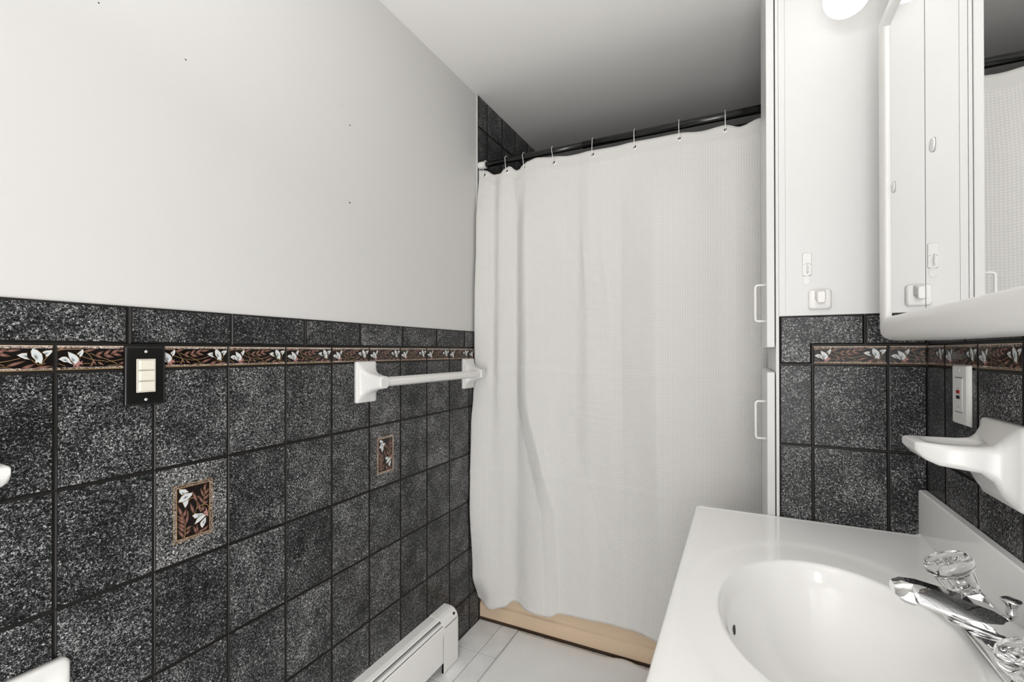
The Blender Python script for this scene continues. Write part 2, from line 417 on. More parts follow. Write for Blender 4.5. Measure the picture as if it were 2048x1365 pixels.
pr.petal([(480, 285), (490, 340), (465, 400), (430, 430), (420, 390), (385, 370), (430, 330)], (415, 375))
pr.petal([(1245, 390), (1310, 360), (1380, 355), (1380, 440), (1430, 465), (1350, 450), (1290, 420)], (1375, 410), dr=0.6)
pr.petal([(1460, 275), (1530, 310), (1590, 370), (1605, 450), (1590, 530), (1560, 535), (1545, 510), (1500, 520), (1500, 470), (1450, 410), (1435, 330)], (1500, 430))
pr.petal([(1745, 305), (1740, 340), (1690, 400), (1650, 420), (1650, 380), (1600, 340), (1650, 315)], (1645, 370), dr=0.6)
BORDER_PRINT = pr.mesh('floral_print')

def iconv(x, y):
    u = (x-222)/628; top = 275-145*u; bot = 1200-200*u
    return ((u-0.5)*0.0805, (0.5-(y-top)/(bot-top))*0.1215)
def F(u, v):  # inverse helper: fractions of the panel to sheet coordinates
    top = 275-145*u; bot = 1200-200*u; return (222+628*u, top+(bot-top)*v)
pi_ = Print(iconv)
pi_.quad([F(-.012, -.008), F(1.012, -.008), F(1.012, 1.008), F(-.012, 1.008)], GOLD, 0.00004)
pi_.quad([F(0, 0), F(1, 0), F(1, 1), F(0, 1)], PINK, 0.00012, mi=1)
pi_.quad([F(.065, .04), F(.935, .04), F(.935, .96), F(.065, .96)], GOLD, 0.0002)
pi_.quad([F(.08, .05), F(.92, .05), F(.92, .95), F(.08, .95)], (0.006, 0.003, 0.003), 0.00028)
for pts in ([(390, 1095), (400, 900), (360, 760), (330, 640)], [(400, 900), (430, 760), (440, 660)], [(650, 680), (700, 540), (715, 400), (745, 220)],
            [(555, 720), (590, 620), (680, 560), (760, 560), (795, 610), (770, 720)], [(400, 610), (470, 470), (530, 450), (585, 500), (590, 600), (550, 710)],
            [(600, 1030), (590, 880)], [(700, 540), (600, 420)], [(650, 680), (610, 520)]):
    pi_.line(pts, 8, z=0.00036)
for a, b, wd in (((700, 330), (745, 205), 45), ((700, 430), (650, 290), 45), ((712, 400), (800, 290), 45), ((695, 535), (615, 410), 52), ((705, 480), (802, 375), 45),
                 ((650, 672), (610, 510), 46), ((695, 545), (778, 500), 40), ((655, 665), (725, 590), 48), ((595, 520), (512, 335), 60), ((542, 705), (475, 530), 55),
                 ((350, 745), (285, 570), 60), ((372, 765), (420, 620), 50), ((395, 810), (275, 740), 58), ((405, 870), (278, 790), 58), ((410, 935), (278, 860), 58),
                 ((400, 1005), (275, 900), 55), ((385, 1095), (285, 970), 60), ((408, 880), (455, 690), 45), ((415, 965), (505, 900), 40), ((402, 1045), (490, 960), 40),
                 ((600, 1035), (528, 905), 60), ((600, 1035), (592, 885), 40), ((615, 1030), (705, 950), 40), ((690, 985), (785, 900), 36)):
    pi_.leaf(a, b, wd*0.78, z=0.0005, lw=3)
for pts, dk in (([(305, 310), (400, 310), (450, 350), (380, 375), (350, 400), (310, 360)], (360, 385)),
                ([(290, 515), (340, 430), (400, 380), (515, 365), (500, 410), (430, 480), (350, 515)], (405, 440)),
                ([(360, 525), (450, 480), (440, 540), (400, 610), (380, 570)], None),
                ([(515, 740), (560, 710), (700, 700), (640, 740), (560, 785)], (630, 725)),
                ([(550, 880), (600, 780), (700, 715), (735, 735), (680, 790), (620, 840)], None),
                ([(650, 850), (700, 800), (740, 760), (735, 840), (710, 890), (675, 940), (645, 890)], (705, 840))):
    pi_.petal(pts, dk, z=0.0007)
pi_.poly([(695, 680), (730, 660), (740, 600), (765, 660), (785, 750), (740, 740), (720, 710)], PINK, 0.00075)
INSET_PRINT = pi_.mesh('floral_inset')

def child_print(tile_o, me, name):
    o = bpy.data.objects.new(name, me); COL.objects.link(o); o.parent = tile_o; return o

# ------------------------------------------------------------------ room shell
floor = sbox('floor', (-0.1, 1.58, YREAR-0.1, YB+0.1, -0.12, -0.004), M['floor_grout'])
ceiling = sbox('ceiling', (-0.1, 1.58, YREAR-0.1, YB+0.1, HC, HC+0.1), M['ceil'])
wall_left = sbox('wall_left', (-0.1, -0.005, YREAR-0.1, YB, 0, HC), M['paint'])
wall_right = sbox('wall_right', (XR+0.005, XR+0.1, YREAR-0.1, YB, 0, HC), M['paint2'])
wall_back = sbox('wall_back', (-0.1, 1.58, YB+0.006, YB+0.1, 0, HC), M['grout'])
wall_rear = sbox('wall_rear', (-0.1, 1.58, YREAR-0.1, YREAR, 0, HC), M['paint'])

def bed(parent, *d):
    mb = MB(); mb.box(*d); return build('grout_bed', mb, M['grout'], parent)
bed(wall_left, -0.006, -0.0022, YREAR, 1.4766, 0, ZB+BB+BT-0.002)
bed(wall_left, -0.006, -0.0022, 1.4766, YB+0.01, 0, HC)
bed(wall_right, XR+0.0022, XR+0.006, YREAR, YF+0.006, 0, ZB+BB+BT-0.002)
bed(wall_right, XR+0.0022, XR+0.006, 1.452, YB+0.01, 0, HC)

# left wall: five columns lie behind the camera side, nine run to the tub
cols = [(i*TW, (i+1)*TW) for i in range(-6, 9)]+[(9*TW, 9*TW+0.0826)]
for ci, (a, b) in enumerate(cols):
    i = ci-6
    for j in range(6):
        vb, va = ZB-j*TH, max(0.0, ZB-(j+1)*TH)
        if j == 5: va = 0.0
        special = (j == 1 and i in (1, 5))
        t = tile('left', a, b, va, vb, 0.0, wall_left, 'light' if special else 'tile')
        if special: child_print(t, INSET_PRINT, 'floral_inset')
    full = b-a > 0.1
    t = tile('left', a, b, ZB, ZB+BB, 0.0, wall_left, 'border', 'border_tile')
    if full: child_print(t, BORDER_PRINT, 'floral_print')
    else:
        # a cut border tile shows only the first part of the print
        me = BORDER_PRINT.copy(); import bmesh
        bmm = bmesh.new(); bmm.from_mesh(me)
        dlt = (TW-(b-a))/2
        bmesh.ops.bisect_plane(bmm, geom=bmm.verts[:]+bmm.edges[:]+bmm.faces[:], plane_co=(-bw/2+(b-a)-J*1.4, 0, 0), plane_no=(1, 0, 0), clear_outer=True)
        bmesh.ops.translate(bmm, verts=bmm.verts, vec=(dlt, 0, 0)); bmm.to_mesh(me); bmm.free()
        child_print(t, me, 'floral_print')
top_w = 0.2075; t0 = 0.1107   # 258px seam
k = 0
def top_tile(side, a, b, plane, parent):
    me = tile_mesh(abs(b-a)-J, BT-J, 0.0045, 0.006, M['tile'], M['edge'], 'top')
    return place('bullnose_tile', me, side, (a+b)/2, ZB+BB+BT/2, plane, parent)
a = t0-6*top_w
while a < 1.47:
    b = min(a+top_w, 1.4766+0.0)
    top_tile('left', a, b, 0.0, wall_left); a += top_w
# tub alcove, left side and back
ac = [(1.4766, 1.5616)]+[(1.5616+i*TW, 1.5616+(i+1)*TW) for i in range(4)]+[(1.5616+4*TW, YB)]
zr = [HC, 2.272]+[2.272-TH*(i+1) for i in range(10)]+[0.0]
for a, b in ac:
    for z1, z0 in zip(zr[:-1], zr[1:]):
        tile('left', a, b, z0, z1, 0.0004, wall_left)
for i in range(10):
    a, b = i*TW, min(XR, (i+1)*TW)
    if b-a < 0.02: continue
    for z1, z0 in zip(zr[:-1], zr[1:]):
        tile('far', a, b, z0, z1, YB, wall_back)
for z1, z0 in zip(zr[:5], zr[1:6]):
    for i in range(5):
        a = 1.53+i*TW; tile('right', a, min(YB, a+TW), z0, z1, XR, wall_right)

# far wall (the tiled and painted side of the closet beside the tub)
wall_far = sbox('wall_far', (1.1765, XR+0.005, YF+0.006, YF+0.02, 0, HC), M['paint2'])
bed(wall_far, 1.1765, XR+0.003, YF+0.0022, YF+0.006, 0, ZB+BB+BT-0.002)
mb = MB(); mb.box(1.1765, 1.1908, YF+0.0005, YF+0.006, ZB+BB+BT, HC); mb.box(1.1918, XR+0.004, YF+0.0005, YF+0.006, ZB+BB+BT, HC)
mb.box(1.1908, 1.1918, YF+0.0025, YF+0.006, ZB+BB+BT, HC)
build('painted_panel', mb, M['paint2'], wall_far)
XS = [XE, XA, XA+TW, XR+0.001]
for j in range(6):
    vb, va = ZB-j*TH, max(0.0, ZB-(j+1)*TH)
    if j == 5: va = 0.0
    for a, b in zip(XS[:-1], XS[1:]): tile('far', a, b, va, vb, YF, wall_far)
t = tile('far', XA, XA+TW, ZB, ZB+BB, YF, wall_far, 'border', 'border_tile'); child_print(t, BORDER_PRINT, 'floral_print')
def cut_print(keep):
    me = BORDER_PRINT.copy(); bmm = bmesh.new(); bmm.from_mesh(me)
    bmesh.ops.bisect_plane(bmm, geom=bmm.verts[:]+bmm.edges[:]+bmm.faces[:], plane_co=(-bw/2+keep, 0, 0), plane_no=(1, 0, 0), clear_outer=True)
    bmesh.ops.translate(bmm, verts=bmm.verts, vec=((bw-keep)/2, 0, 0)); bmm.to_mesh(me); bmm.free(); return me
cw = XR-(XA+TW)
t = tile('far', XA+TW, XR+0.001, ZB, ZB+BB, YF, wall_far, 'border', 'border_tile'); child_print(t, cut_print(cw-J*1.4), 'floral_print')
# L-shaped top tile
xs1 = 1.3608; zt = ZB+BB+BT
def poly_tile(pts, ch, parent):
    mb_ = MB(); n = len(pts); ins = []
    for i in range(n):
        p, q, r_ = Vector(pts[i-1]), Vector(pts[i]), Vector(pts[(i+1) % n])
        e1 = (q-p).normalized(); e2 = (r_-q).normalized(); n1 = Vector((-e1.y, e1.x)); n2 = Vector((-e2.y, e2.x))
        m_ = n1+n2; ins.append(q+m_*(ch/(m_.dot(n1))))
    y0, y1, y2 = YF+0.006, YF+ch*0.5, YF
    A = [(p[0], y0, p[1]) for p in pts]; B = [(p[0], y1, p[1]) for p in pts]; Cc = [(p.x, y2, p.y) for p in ins]
    mb_.add(A+B+Cc, [(i, (i+1) % n, n+(i+1) % n, n+i) for i in range(n)]+[(n+i, n+(i+1) % n, 2*n+(i+1) % n, 2*n+i) for i in range(n)], 1)
    mb_.add(Cc, [tuple(range(n))], 0)
    return build('tile', mb_, [M['tile'], M['edge']], parent)
g = J/2
poly_tile([(XE+g, ZB+g), (XA-g, ZB+g), (XA-g, ZB+BB+g), (xs1-g, ZB+BB+g), (xs1-g, zt-g), (XE+g, zt-g)], 0.0042, wall_far)
top_tile('far', xs1, XR+0.001, YF, wall_far)
# right wall
b0 = YF
seams = [YF]+[0.9262-i*TW for i in range(14)]
for a, b in zip(seams[:-1], seams[1:]):
    if b < YREAR: b = YREAR
    for j in range(6):
        vb, va = ZB-j*TH, max(0.0, ZB-(j+1)*TH)
        if j == 5: va = 0.0
        tile('right', a, b, va, vb, XR, wall_right)
    t = tile('right', a, b, ZB, ZB+BB, XR, wall_right, 'border', 'border_tile')
    if a-b > 0.15: child_print(t, BORDER_PRINT, 'floral_print')
    elif a == YF:
        me = BORDER_PRINT.copy(); kp = a-b-J*1.4
        bmm = bmesh.new(); bmm.from_mesh(me)
        bmesh.ops.bisect_plane(bmm, geom=bmm.verts[:]+bmm.edges[:]+bmm.faces[:], plane_co=(bw/2-kp, 0, 0), plane_no=(-1, 0, 0), clear_outer=True)
        bmesh.ops.translate(bmm, verts=bmm.verts, vec=(-(bw-kp)/2, 0, 0)); bmm.to_mesh(me); bmm.free()
        child_print(t, me, 'floral_print')
a = YF
while a > YREAR:
    b = max(a-top_w, YREAR)
    if a-b > 0.02: top_tile('right', a, b, XR, wall_right)
    a -= top_w

# floor tiles
FP = 0.2115
for i in range(-1, 7):
    a, b = max(-0.004, 0.1155+(i-0)*FP-0.0), min(XR+0.004, 0.1155+(i+1)*FP)
    if i == -1: a = 0.0
    if b-a < 0.02: continue
    for j in range(-1, 12):
        vb = min(1.487, 1.2757-j*FP); va = max(YREAR, vb-FP if j >= 0 else 1.2757)
        if vb-va < 0.02: continue
        me = tile_mesh(b-a-0.003, vb-va-0.003, 0.0015, 0.006, M['floor_tile'], M['floor_tile'], 'floor')
        place('floor_tile', me, 'floor', (a+b)/2, (va+vb)/2, 0.0, floor, 0.0001)

# nail marks left in the painted wall
for y, z, r_ in ((0.6956, 1.9388, .0022), (0.6955, 1.6976, .0026), (0.2176, 1.8748, .0016), (0.0633, 1.8958, .0014), (0.6652, 1.9866, .0012)):
    mb = MB(); mb.lathe((-0.0052, y, z), (1, 0, 0), [(r_, 0), (r_, 0.0006), (r_*0.4, 0.0003)], 8)
    build('nail_mark', mb, M['dark'], wall_left)
mb = MB(); mb.extrude([(-0.0052, zt), (-0.0052, HC), (-0.0005, HC), (-0.0005, zt)], 'y', 1.470, 1.4758)
build('corner_bead', mb, M['paint'], wall_left)

# rear wall with the door behind the camera
door = sbox('door_1', (0.35, 1.15, YREAR-0.002, YREAR+0.03, 0.01, 2.03), M['paint2'])
mb = MB()
for x in (0.42, 0.80):
    for z0, z1 in ((0.2, 0.9), (1.0, 1.9)): mb.box(x, x+0.28, YREAR+0.028, YREAR+0.036, z0, z1, b=0.004)
build('raised_panel', mb, M['paint2'], door)
mb = MB(); mb.lathe((0.42, YREAR+0.028, 0.97), (0, 1, 0), [(.03, 0), (.03, .006), (.01, .008), (.01, .03), (.026, .036), (.03, .05), (.02, .06), (.001, .062)], 20)
build('door_knob', mb, M['chrome'], door)

# ------------------------------------------------------------------ bathtub
tub = thing('bathtub', 'beige bathtub with a smooth apron behind the white shower curtain', 'bathtub', (0.7395, YT, 0))
mb = MB()
mb.extrude([(YT, 0.012), (YT, 0.070), (YT+0.007, 0.077), (YT+0.007, 0.36), (YT+0.013, 0.372), (YT+0.03, 0.378), (YT+0.03, 0.012)], 'x', 0.001, XR-0.001)
build('apron', mb, M['beige'], tub)
mb = MB()
rings = []
for (hx, hy, z, r_) in ((0.738, 0.40, 0.378, 0.01), (0.66, 0.32, 0.380, 0.12), (0.64, 0.30, 0.36, 0.14), (0.60, 0.27, 0.12, 0.14), (0.54, 0.22, 0.085, 0.14), (0.01, 0.01, 0.08, 0.005)):
    rings.append([Vector((0.7395+x, YT+0.03+0.40+y, z)) for x, y in rrect(hx, hy, r_, 6)])
mb.loft(rings, 0, False); build('basin', mb, M['beige'], tub)
mb = MB(); mb.box(0.001, XR-0.001, YT-0.002, YT+0.02, 0.0, 0.0125); build('caulk_line', mb, M['caulk'], tub)

# ------------------------------------------------------------------ curtain rod
RY, RZ = 1.487, 2.0925
rod = thing('shower_rod', 'black tension shower rod with a white end cap on the left wall', 'curtain rod', (0.0, RY, RZ))
mb = MB(); mb.tube([(0.03, RY, RZ), (0.62, RY, RZ)], 0.0128, 20); build('inner_tube', mb, M['rod'], rod)
mb = MB(); mb.tube([(0.50, RY, RZ), (1.45, RY, RZ)], 0.0152, 20); build('outer_tube', mb, M['rod'], rod)
mb = MB(); mb.lathe((0.001, RY, RZ), (1, 0, 0), [(.0165, 0), (.017, .003), (.0165, .034), (.0155, .037), (.013, .037)], 24)
o = build('end_cap', mb, M['plastic'], rod); o['label'] = 'white plastic end cap'
mb = MB(); mb.lathe((XR-0.001, RY, RZ), (-1, 0, 0), [(.0165, 0), (.017, .003), (.0165, .034), (.0155, .037), (.013, .037)], 24)
o = build('end_cap', mb, M['plastic'], rod)

# ------------------------------------------------------------------ shower curtain
def interp(tab, x):
    if x <= tab[0][0]: return tab[0][1]
    for (x0, y0), (x1, y1) in zip(tab[:-1], tab[1:]):
        if x <= x1:
            t = (x-x0)/(x1-x0); t = t*t*(3-2*t); return y0+(y1-y0)*t
    return tab[-1][1]
def lin(tab, x):
    if x <= tab[0][0]: return tab[0][1]
    for (x0, y0), (x1, y1) in zip(tab[:-1], tab[1:]):
        if x <= x1: return y0+(y1-y0)*(x-x0)/(x1-x0)
    return tab[-1][1]
TOP = [(0.0, 2.0705), (0.0376, 2.0615), (0.0851, 2.0372), (0.1189, 2.0333), (0.1366, 2.0522), (0.1592, 2.061), (0.1959, 2.0381), (0.2062, 2.0401), (0.2245, 2.0559),
       (0.2523, 2.0672), (0.288, 2.075), (0.3661, 2.0667), (0.4433, 2.0575), (0.5377, 2.0589), (0.6245, 2.0586), (0.7081, 2.0627), (0.8005, 2.061), (0.8771, 2.0614),
       (0.9567, 2.0518), (1.0329, 2.0584), (1.0852, 2.0395), (1.15, 2.0584), (1.23, 2.055)]
BOT = [(0.0, 0.128), (0.0133, 0.112), (0.0782, 0.0868), (0.1414, 0.104), (0.1858, 0.134), (0.2746, 0.114), (0.3555, 0.1136), (0.4049, 0.1372), (0.5302, 0.1446), (0.6524, 0.1456), (0.711, 0.147), (0.7773, 0.1384), (1.15, 0.12)]
FOLD = [(0, 0), (.05, .006), (.085, .000), (.12, .020), (.20, -.002), (.237, .010), (.36, .008), (.48, .002), (.525, .012), (.60, .006), (.66, .004), (.79, .006), (.95, .006), (1.02, .000), (1.07, .013), (1.15, .004), (1.25, .0)]
FOLD_B = [(0, 0), (.06, .032), (.14, .012), (.19, -.012), (.26, .012), (.33, .016), (.41, -.008), (.52, .006), (.60, .000), (.67, .008), (.75, .0), (.84, .012), (.95, .006), (1.05, .010), (1.15, .0), (1.25, .0)]
def soft(tab, x, w=0.016): return sum(lin(tab, x+w*k/3)*q for k, q in ((-3, .06), (-2, .12), (-1, .2), (0, .24), (1, .2), (2, .12), (3, .06)))
LEFT_Y = [(0.11, 1.462), (0.236, 1.415), (0.58, 1.392), (0.90, 1.402), (1.03, 1.42), (1.14, 1.432), (1.376, 1.432), (1.8, 1.446), (2.05, 1.474)]
MAIN_Y = [(0.11, 1.461), (0.5, 1.460), (1.0, 1.466), (1.6, 1.474), (2.05, 1.483)]
colsx = []
nx = 300
for i in range(nx+1): colsx.append((0.005+(1.225-0.005)*i/nx, 0.0))
nz = 190
vs = []; uvs = []; arc = 0; last = None
def cy(x, z, wr):
    t = max(0, min(1, (z-0.1)/1.95))
    k = max(0.0, min(1.0, (0.62-t)/0.5)); k = k*k*(3-2*k)
    f = 1.45*(soft(FOLD, x, 0.012)-0.004)*(1-k)+1.1*soft(FOLD_B, x, 0.03)*k
    def crest(xc, h, wl, wr_): d = x-xc; return h*max(0.0, 1-(-d/wl if d < 0 else d/wr_))
    sq = max(0.0, min(1.0, (2.03-z)/0.25))
    f += sq*(crest(0.795+0.02*(1.3-z)*(z < 1.3), 0.044*min(1, 0.35+z*0.9), 0.135, 0.32)+crest(lin([(0.1, .405), (0.55, .385), (1.0, .26), (2.1, .245)], z), 0.024*min(1, 0.35+z*0.9), 0.06, 0.18))
    amp = 1.0 if z < 1.9 else 1.0-0.55*min(1, (z-1.9)/0.15)
    b = lin(MAIN_Y, z); l = interp(LEFT_Y, z); q = max(0, 1-x/0.13); q = q*q*(3-2*q)
    y = b*(1-q)+l*q-f*amp*(1-0.6*q)
    n = mnoise.noise(Vector((x*9, 3.1, z*5)))*0.0035+mnoise.noise(Vector((x*24, 7.7, z*18)))*0.0012
    # packing creases
    for zc, h in ((1.145, .0028), (0.70, .0020), (1.62, .0012)):
        n += h*math.exp(-((z-zc-0.01*math.sin(x*7))/0.012)**2)
    # tucked fold under the third hook and wrinkles in the middle
    n += 0.010*math.exp(-((x-0.205)/0.018)**2)*math.exp(-((z-1.96)/0.07)**2)
    n += 0.0045*math.exp(-((x-0.51-0.05*(1.55-z))/0.010)**2)*math.exp(-((z-1.60)/0.17)**2)
    n += 0.004*math.exp(-((x-0.60-0.10*(1.5-z))/0.010)**2)*math.exp(-((z-1.55)/0.14)**2)
    n += 0.0022*math.exp(-((x-0.545)/0.05)**2)*math.sin(z*230+x*30)*(math.exp(-((z-1.40)/0.05)**2)+math.exp(-((z-0.97)/0.05)**2))
    y = y-n*(1 if z < 2.0 else 0.4)
    if z < 0.42: y = min(y, YT-0.004)
    if x < 0.12: y = min(y, 1.482)
    if x > 1.13: y = max(y, 1.458)
    return min(y, 1.4835)-wr
def ztop(x, wr):
    return interp(TOP, x)-wr*0.6-(0.004*math.sin(wr*60) if wr else 0)
for i, (x, wr) in enumerate(colsx):
    if last: arc += max(math.hypot(x-last[0], wr-last[1]), 0)
    last = (x, wr)
    zt_, zb_ = ztop(x, wr), interp(BOT, x)
    for j in range(nz+1):
        z = zt_+(zb_-zt_)*j/nz
        vs.append((x, cy(x, z, wr), z)); uvs.append((arc*1.03, zt_-z))
N = nz+1; fs = [(i*N+j, i*N+j+1, (i+1)*N+j+1, (i+1)*N+j) for i in range(len(colsx)-1) for j in range(nz)]
me = bpy.data.meshes.new('curtain_cloth'); 
cur = thing('shower_curtain', 'white waffle-weave shower curtain drawn across the beige tub', 'shower curtain', (0.57, 1.47, 2.06))
off = Vector((0.57, 1.47, 2.06))
me.from_pydata([Vector(v)-off for v in vs], [], fs); me.materials.append(M['curtain'])
uvl = me.uv_layers.new(name='UVMap')
flat = []
for f in fs:
    for i in f: flat += uvs[i]
uvl.data.foreach_set('uv', flat); me.polygons.foreach_set('use_smooth', [True]*len(fs)); me.update()
cloth = bpy.data.objects.new('cloth', me); COL.objects.link(cloth); cloth.parent = cur
md = cloth.modifiers.new('thick', 'SOLIDIFY'); md.thickness = 0.0012; md.offset = 1
GX = [0.0355, 0.1487, 0.2351, 0.3715, 0.5428, 0.7115, 0.8785, 1.0376]
GZ = 2.0405
for i, gx in enumerate(GX):
    gy = cy(gx, GZ, 0)-0.0014
    ang = 0.9 if i == 2 else (0.25 if i == 1 else 0.0)
    ax = Vector((math.sin(ang), -math.cos(ang), 0))
    mb = MB()
    mb.lathe((gx, gy+0.0012, GZ), ax, [(.0052, .0), (.0052, .0016), (.0068, .0026), (.0090, .0022), (.0100, .0008), (.0100, -.0005)], 20, 0)
    mb.lathe((gx, gy+0.0012, GZ), ax, [(.0056, .0010), (.0056, .0016)], 16, 1)
    build('grommet', mb, [M['steel'], M['dark']], cur)
ordn = ['nearest the left wall', 'second from the left wall', 'third from the left wall', 'fourth from the left wall', 'fifth from the left wall, near the middle',
        'third from the right', 'second from the right', 'nearest the white cabinet']
for i, gx in enumerate(GX):
    gy = cy(gx, GZ, 0)
    tilt = (-0.006 if i in (1, 2, 3) else 0.0)
    R_ = 0.0185
    pts = [(gx+tilt, RY+R_*math.cos(math.radians(a)), RZ+R_*math.sin(math.radians(a))) for a in range(10, 191, 18)]
    pts += [(gx+tilt*0.6, RY-R_-0.001, RZ-0.014), (gx+tilt*0.2, gy-0.013, RZ-0.028), (gx, gy-0.012, RZ-0.042), (gx, gy-0.0075, GZ-0.003), (gx, gy+0.002, GZ-0.0025), (gx, gy+0.006, GZ+0.006)]
    mb = MB(); mb.tube(pts, 0.0018, 8)
    for a in (62, 90, 118):
        mb.sphere((gx+tilt, RY+R_*math.cos(math.radians(a)), RZ+R_*math.sin(math.radians(a))), 0.0026, 6)
    mb.sphere(pts[-1], 0.002, 5)
    o = build('curtain_hook', mb, M['steel'])
    tag(o, 'metal roller curtain hook on the black rod, '+ordn[i], 'hook', 'metal hooks along the shower rod')

# ------------------------------------------------------------------ linen cabinet
XD = 1.1478
cab = thing('linen_cabinet', 'white built-in linen cabinet with pull handles beside the tub', 'cabinet', (1.30, 1.25, 0))
mb = MB(); mb.box(1.169, XR, YF+0.021, 1.442, 0.0, HC-0.001); mb.box(1.169, 1.1758, YF-0.001, YF+0.022, 0.0, HC-0.001); build('carcass', mb, M['paint2'], cab)
def handle(z0, z1, parent):
    y = 1.06; x0, x1 = XD, 1.1215; r = 0.0030; c = 0.007
    pts = [(x0, y, z0), (x1+c, y, z0)]+[(x1+c-c*math.sin(t), y, z0+c-c*math.cos(t)) for t in (0.5, 1.0)]+[(x1, y, z0+c), (x1, y, z1-c)]
    pts += [(x1+c-c*math.cos(t), y, z1-c+c*math.sin(t)) for t in (0.5, 1.0)]+[(x1+c, y, z1), (x0, y, z1)]
    mb = MB(); mb.tube(pts, r, 10); return build('handle', mb, M['plastic'], parent)
mb = MB(); mb.box(XD, 1.1664, YF+0.001, 1.368, 1.2435, HC-0.012, b=0.0012); d = build('upper_door', mb, M['paint2'], cab); handle(1.315, 1.4135, d)
mb = MB(); mb.box(XD, 1.1664, YF+0.001, 1.368, 0.10, 1.1769, b=0.0012); d = build('lower_door', mb, M['paint2'], cab); handle(0.9955, 1.0965, d)

# ------------------------------------------------------------------ towel bar on the left wall
def ceramic_post(mb, yc, zc, hy, hz, boss, tip, x0=0.0005):
    rings = []
    for x, a, b_, r in ((0, hy, hz, .006), (.008, hy, hz, .006), (.0115, hy-.002, hz-.002, .007), (.0135, hy-.006, hz-.006, .008), (.018, hy*.80, hz*.74, .012),
                        (.028, hy*.70, hz*.56, .014), (.044, hy*.58, hz*.42, .014), (boss-.012, tip, tip, tip*.6), (boss-.003, tip*.97, tip*.97, tip*.6), (boss, tip*.82, tip*.82, tip*.55)):
        rings.append([Vector((x0+x, yc+u, zc+v)) for u, v in rrect(a, b_, r, 6)])
    mb.loft(rings)
bar = thing('towel_bar', 'white ceramic towel bar on the tiled left wall by the tub', 'towel bar', (0, 1.06, 1.137))
for yc in (0.752, 1.3765):
    mb = MB(); ceramic_post(mb, yc, 1.137, 0.044, 0.0655, 0.086, 0.0200); o = build('post', mb, M['ceramic'], bar)
mb = MB()
s_ = 0.0152
def dia(y): return [Vector((0.066+s_*dx, y, 1.137+s_*dz)) for dx, dz in ((1, 0.0), (0.78, .62), (0, 1), (-1, 0), (0, -1), (.78, -.62))]
mb.loft([dia(0.758), dia(1.372)], 0, True, False); build('bar', mb, M['plastic'], bar)

# ------------------------------------------------------------------ light switch
sw = thing('light_switch', 'black wall plate with three ivory rocker switches on the tiled left wall', 'light switch', (0, 0.1368, 1.1860))
mb = MB(); rings = []
for x, i in ((0.0003, 0), (0.004, 0), (0.0062, .0018), (0.0072, .005)):
    rings.append([Vector((x, 0.1368+u, 1.1860+v)) for u, v in rrect(0.0360-i, 0.0600-i, 0.003, 4)])
mb.loft(rings); build('wall_plate', mb, M['blackpl'], sw)
mb = MB(); mb.box(0.006, 0.0084, 0.1368-.0168, 0.1368+.0168, 1.1860-.0335, 1.1860+.0335, b=0.0006); build('switch_frame', mb, M['ivory'], sw)
for k in (-1, 0, 1):
    z = 1.1860+k*0.0217; mb = MB()
    y0, y1 = 0.1368-.0145, 0.1368+.0145
    mb.extrude([(0.008, y0), (0.0092, y0), (0.0110, y0+.004), (0.0093, y1), (0.008, y1)], 'z', z-.0094, z+.0094)
    build('rocker', mb, M['ivory'], sw)
    mb = MB(); mb.box(0.0082, 0.00855, y0-.0008, y1+.0008, z-.0101, z+.0101); build('rocker_gap', mb, M['gap'], sw)
for k in (-1, 1):
    mb = MB(); mb.lathe((0.0068, 0.1368, 1.1860+k*.0483), (1, 0, 0), [(.003, 0), (.003, .0008), (.0018, .0014), (.0002, .0016)], 12); build('screw', mb, M['steel'], sw)

# ------------------------------------------------------------------ baseboard heater
ht = thing('baseboard_heater', 'white steel baseboard heater low along the left wall', 'heater', (0, 0.7, 0))
Y0, Y1 = -0.95, 1.195
mb = MB(); mb.extrude([(.0005, .0), (.0005, .209), (.032, .208), (.044, .2035), (.047, .200), (.046, .199), (.043, .2020), (.032, .2055), (.003, .2065), (.003, 0)], 'y', Y0, Y1-0.02)
build('back_plate', mb, M['heater'], ht)
mb = MB(); mb.extrude([(.038, .188), (.054, .1925), (.0615, .1875), (.0615, .186), (.054, .190), (.039, .186)], 'y', Y0, Y1-0.03); build('damper', mb, M['heater'], ht)
mb = MB(); mb.extrude([(.0640, .045), (.0645, .178), (.0625, .1835), (.061, .1825), (.0630, .177), (.0625, .046), (.045, .046), (.045, .0445)], 'y', Y0, Y1-0.03); build('front_panel', mb, M['heater'], ht)
mb = MB()
for k in range(170): mb.box(.006, .046, Y0+0.02+k*0.012, Y0+0.0206+k*0.012, .055, .13)
mb.tube([(.026, Y0, .092), (.026, Y1-0.02, .092)], 0.011, 12); o = build('heating_fins', mb, M['dark'], ht); o['kind'] = 'stuff'
mb = MB()
prof = [(.0005, .2105), (.020, .2105), (.036, .2085), (.049, .2025), (.058, .193), (.0635, .181), (.0660, .165), (.0665, .030), (.0665, .006), (.058, .004)]
inn = [(x-0.0015 if x > .002 else x, z-0.0015) for x, z in prof]
mb.extrude(prof+inn[::-1], 'y', 1.1005, Y1+0.006)
mb.extrude(prof+[(.0005, .004)], 'y', Y1+0.0045, Y1+0.006)
build('end_cap', mb, M['heater'], ht)
mb = MB(); mb.box(.0662, .0676, 1.108, 1.19, .1885-.014, .1895-.014); mb.box(.0560, .0605, 1.176, 1.186, .188, .1965); build('cap_seam', mb, M['dark'], ht)

